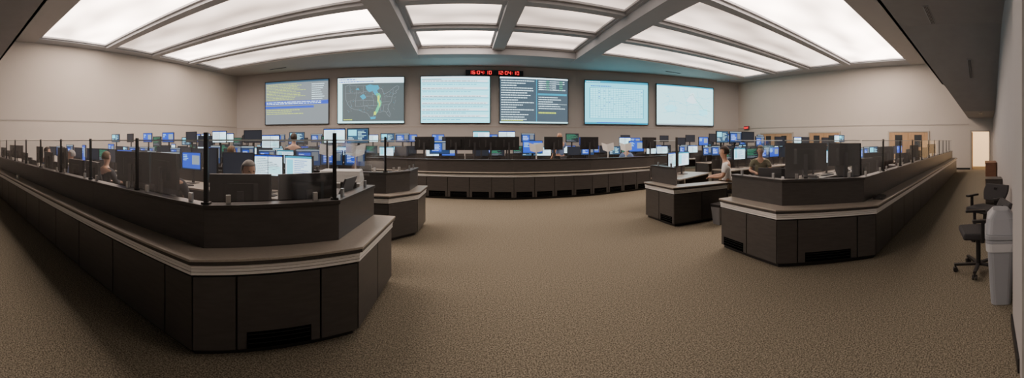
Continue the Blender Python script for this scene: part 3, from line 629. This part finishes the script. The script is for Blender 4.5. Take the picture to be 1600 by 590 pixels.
# ---------------------------------------------------------------- people
def skin_obj(name,V,Ed,m,parent,root=0,sub=2):
    me=bpy.data.meshes.new(name); me.from_pydata([v[0] for v in V],Ed,[]); o=link(bpy.data.objects.new(name,me)); o.parent=parent
    me.materials.append(m)
    sk=o.modifiers.new('skin','SKIN'); 
    for i,v in enumerate(V):
        d=me.skin_vertices[0].data[i]; d.radius=(v[1],v[2]); d.use_root=(i==root)
    sk.use_smooth_shade=True
    s=o.modifiers.new('sub','SUBSURF'); s.levels=sub; s.render_levels=sub
    return o
def person(loc,rz,pose,label,hair='haird',shirt='cd',pants='cd',skin='skin',scale=1.0,short=False,armsup=False,longhair=False):
    e=link(bpy.data.objects.new('person',None)); e.location=loc; e.rotation_euler=(0,0,rz); e.scale=(scale,)*3; meta(e,label,'person')
    sit=pose=='sit'
    pz=.61 if sit else .95
    J={}
    def J_(n,x,y,z,a,b=None): J[n]=((x,y,z),a,b or a)
    ln_=.05 if sit else 0
    J_('pel',0,0,pz,.16,.12); J_('waist',0,.01,pz+.17,.145,.11); J_('chest',0,ln_*.4,pz+.355,.165,.12); J_('upc',0,ln_*.6-.01,pz+.45,.13,.10); J_('nb',0,ln_-.005,pz+.53,.065,.065)
    J_('nk',0,ln_+.01,pz+.59,.058,.058); J_('jaw',0,ln_+.035,pz+.65,.066,.078); J_('hd',0,ln_+.03,pz+.73,.090,.108); J_('tp',0,ln_+.02,pz+.795,.082,.098); J_('cr',0,ln_+.01,pz+.835,.048,.055)
    E_=[('pel','waist'),('waist','chest'),('chest','upc'),('upc','nb'),('nb','nk'),('nk','jaw'),('jaw','hd'),('hd','tp'),('tp','cr')]
    for s,n in((-1,'L'),(1,'R')):
        if sit: el=(s*.28,.08,pz+.20); wr=(s*.17,.33,pz+.18); 
        else: el=(s*.27,.0,pz+.18); wr=(s*.24,.16,pz+.0)
        if armsup and s>0: el=(s*.28,.12,pz+.28); wr=(s*.12,.22,pz+.50)
        J_('sh'+n,s*.205,ln_*.6-.01,pz+.44,.066,.066); J_('el'+n,*el,.046); J_('wr'+n,*wr,.029)
        d=(Vector(wr)-Vector(el)).normalized(); side=Vector((-s,0,0))
        side=(side-d*side.dot(d)).normalized(); dn=d.cross(side).normalized()
        if dn.z>0: dn=-dn
        pm=Vector(wr)+d*.05; J_('pm'+n,*pm,.034,.020)
        E_+= [('upc','sh'+n),('sh'+n,'el'+n),('el'+n,'wr'+n),('wr'+n,'pm'+n)]
        for fi,(off,ln) in enumerate([(.030,.065),(.011,.075),(-.009,.070),(-.028,.055)]):
            a=pm+d*.04+side*off; b_=a+d*ln*.5+dn*.010; c=b_+d*ln*.35+dn*.028
            J_('fa%d'%fi+n,*a,.009); J_('fb%d'%fi+n,*b_,.0085); J_('fc%d'%fi+n,*c,.0075)
            E_+= [('pm'+n,'fa%d'%fi+n),('fa%d'%fi+n,'fb%d'%fi+n),('fb%d'%fi+n,'fc%d'%fi+n)]
        a=pm+side*.038+d*(-.01); b_=a+side*.022+d*.03+dn*.008
        J_('ta'+n,*a,.011); J_('tb'+n,*b_,.009); E_+= [('pm'+n,'ta'+n),('ta'+n,'tb'+n)]
        if sit: hp=(s*.10,.02,pz-.01); kn=(s*.13,.44,pz-.03); an=(s*.12,.43,.09); toe=(s*.13,.56,.04)
        else: hp=(s*.10,0,pz-.05); kn=(s*.11,.01,.50); an=(s*.11,-.02,.09); toe=(s*.13,.12,.04)
        J_('hp'+n,*hp,.095); J_('kn'+n,*kn,.064); J_('an'+n,*an,.042); J_('toe'+n,*toe,.035,.025)
        E_+= [('pel','hp'+n),('hp'+n,'kn'+n),('kn'+n,'an'+n),('an'+n,'toe'+n)]
    def sub(names,grow,mm,nm,root,edit=None,lv=2):
        ns=[n for n in J if n in names]; ix={n:i for i,n in enumerate(ns)}
        V=[(J[n][0],J[n][1]+grow,J[n][2]+grow) for n in ns]
        if edit: V=[edit(n,v) for n,v in zip(ns,V)]
        return skin_obj(nm,V,[(ix[a],ix[b_]) for a,b_ in E_ if a in ix and b_ in ix],mm,e,ix[root],lv)
    sub(list(J),0,M[skin],'body','pel')
    tn_=['pel','waist','chest','upc','nb','shL','shR','elL','elR']+([] if short else ['wrL','wrR'])
    def ed(n,v):
        if n=='nb': return ((v[0][0],v[0][1],v[0][2]-.03),.07,.07)
        if n[:2]=='el' and short: 
            p=Vector(J['sh'+n[2]][0]).lerp(Vector(J[n][0]),.75); return (tuple(p),v[1],v[2])
        if n[:2]=='wr': 
            p=Vector(J['el'+n[2]][0]).lerp(Vector(J[n][0]),.88); return (tuple(p),v[1],v[2])
        return v
    sub(tn_,.016,M[shirt],'shirt','pel',ed)
    def ed2(n,v):
        if n[:2]=='an': return ((v[0][0],v[0][1],v[0][2]+.02),v[1]+.01,v[2]+.01)
        return v
    sub(['pel','hpL','hpR','knL','knR','anL','anR'],.012,M[pants],'trousers','pel',ed2)
    for n in 'LR':
        a=Vector(J['an'+n][0]);t_=Vector(J['toe'+n][0])
        sh=MB().ell(((a.x+t_.x)/2,(a.y+t_.y)/2,.045),.05,.14,.045,0,12,8); c=link(bpy.data.objects.new('shoe',sh.mesh('shoe',[M['blk']],smooth=True))); c.parent=e
    hz=pz+.74; hy=ln_+.025
    if hair: 
        hm=MB().ell((0,hy-.012,hz+.015),.090,.108,.118,0,20,14,keep=(lambda c:(c[2]>.45 or (c[1]<.05 and c[2]>(-1.2 if longhair else -.35)))))
        c=link(bpy.data.objects.new('hair',hm.mesh('hair',[M[hair]],smooth=True))); c.parent=e
        so=c.modifiers.new('s','SOLIDIFY'); so.thickness=.012; so.offset=1
    for s in(-1,1):
        c=link(bpy.data.objects.new('ear',MB().ell((s*.080,hy-.005,hz-.01),.014,.02,.032,0,8,6).mesh('ear',[M[skin]],smooth=True))); c.parent=e
        c=link(bpy.data.objects.new('eye',MB().ell((s*.03,hy+.090,hz+.0),.013,.008,.007,0,8,6).mesh('eye',[M['eye']],smooth=True))); c.parent=e
    c=link(bpy.data.objects.new('nose',MB().prism([(-.014,hy+.08),(.014,hy+.08),(.008,hy+.120),(-.008,hy+.120)],hz-.045,hz+.005,0,[(-.006,hy+.08),(.006,hy+.08),(.004,hy+.095),(-.004,hy+.095)]).mesh('nose',[M[skin]],smooth=True))); c.parent=e
    c=link(bpy.data.objects.new('mouth',MB().ell((0,hy+.084,hz-.065),.024,.008,.006,0,8,6).mesh('mouth',[M['lip']],smooth=True))); c.parent=e
    return e
def seated(x,y,rz,label,high=.42,**k):
    chair(x,y,rz,high=high); return person((x,y,0),rz,'sit',label,**k)
PI=math.pi
seated(-3.85,3.2,.5,'bald person in dark shirt seated with back turned',hair=None,shirt='cd',scale=.93,high=.27)
seated(-2.45,3.25,PI+1.0,'grey-haired person in grey shirt seated behind monitors',hair='hairg',shirt='cg',scale=.92,high=.27)
seated(-7.5,3.2,PI-.6,'white-haired person in blue shirt seated behind monitors',hair='hairg',shirt='cb',scale=.93,high=.27)
seated(-6.1,3.3,.3,'brown-haired person in dark shirt seated with back turned',hair='hairb',shirt='cd',scale=.93)
seated(-10.0,3.3,0,'dark-haired person in blue shirt seated at workstation',hair='haird',shirt='cb',scale=.95)
seated(-5.2,6.2,0,'person with brown hair seated at second desk row',hair='hairb',shirt='cg')
person((-4.6,8.3,0),.3,'stand','dark-haired person in dark clothes standing between desks',hair='haird',shirt='cd')
seated(5.42,5.3,.7,'man in white short-sleeved shirt seated facing desk monitors',hair='haird',shirt='cw',pants='ck',short=True,high=.27)
seated(7.0,5.6,2.3,'woman with brown hair in olive top seated, turned sideways',hair='hairb',shirt='co',longhair=True,short=True)
desk(5.15,6.6,.45); monitor(0,(4.75,6.5,.745),.6,.40,0); monitor(5,(5.3,6.75,.745),.4,.40,0)
person((3.55,11.7,0),.5,'stand','bald man in light blue shirt standing behind curved console',hair=None,shirt='cb',scale=1.06,armsup=True,short=True)
seated(6.3,11.7,2.6,'dark-haired person in blue shirt seated behind curved console',hair='haird',shirt='cb')
chair(-4.9,3.5,PI+.4); chair(5.0,3.35,2.3); chair(7.4,3.1,PI)
for y,xx in [(3.4,[-8.7,-11.4]),(6.3,[-12,-10.2,-8.4,-6.6]),(8.9,[-12,-10,-8.2,-6.4]),(3.1,[9.2,11,13]),(6.1,[8.9,10.8,12.6,14.6]),(9.0,[9.8,11.6,13.4]),(11.8,[-11.9,-9,-6,-1.5,1,9,12])]:
    for x in xx: far_chair(x+R.uniform(-.1,.1),y,R.uniform(-.5,.5))
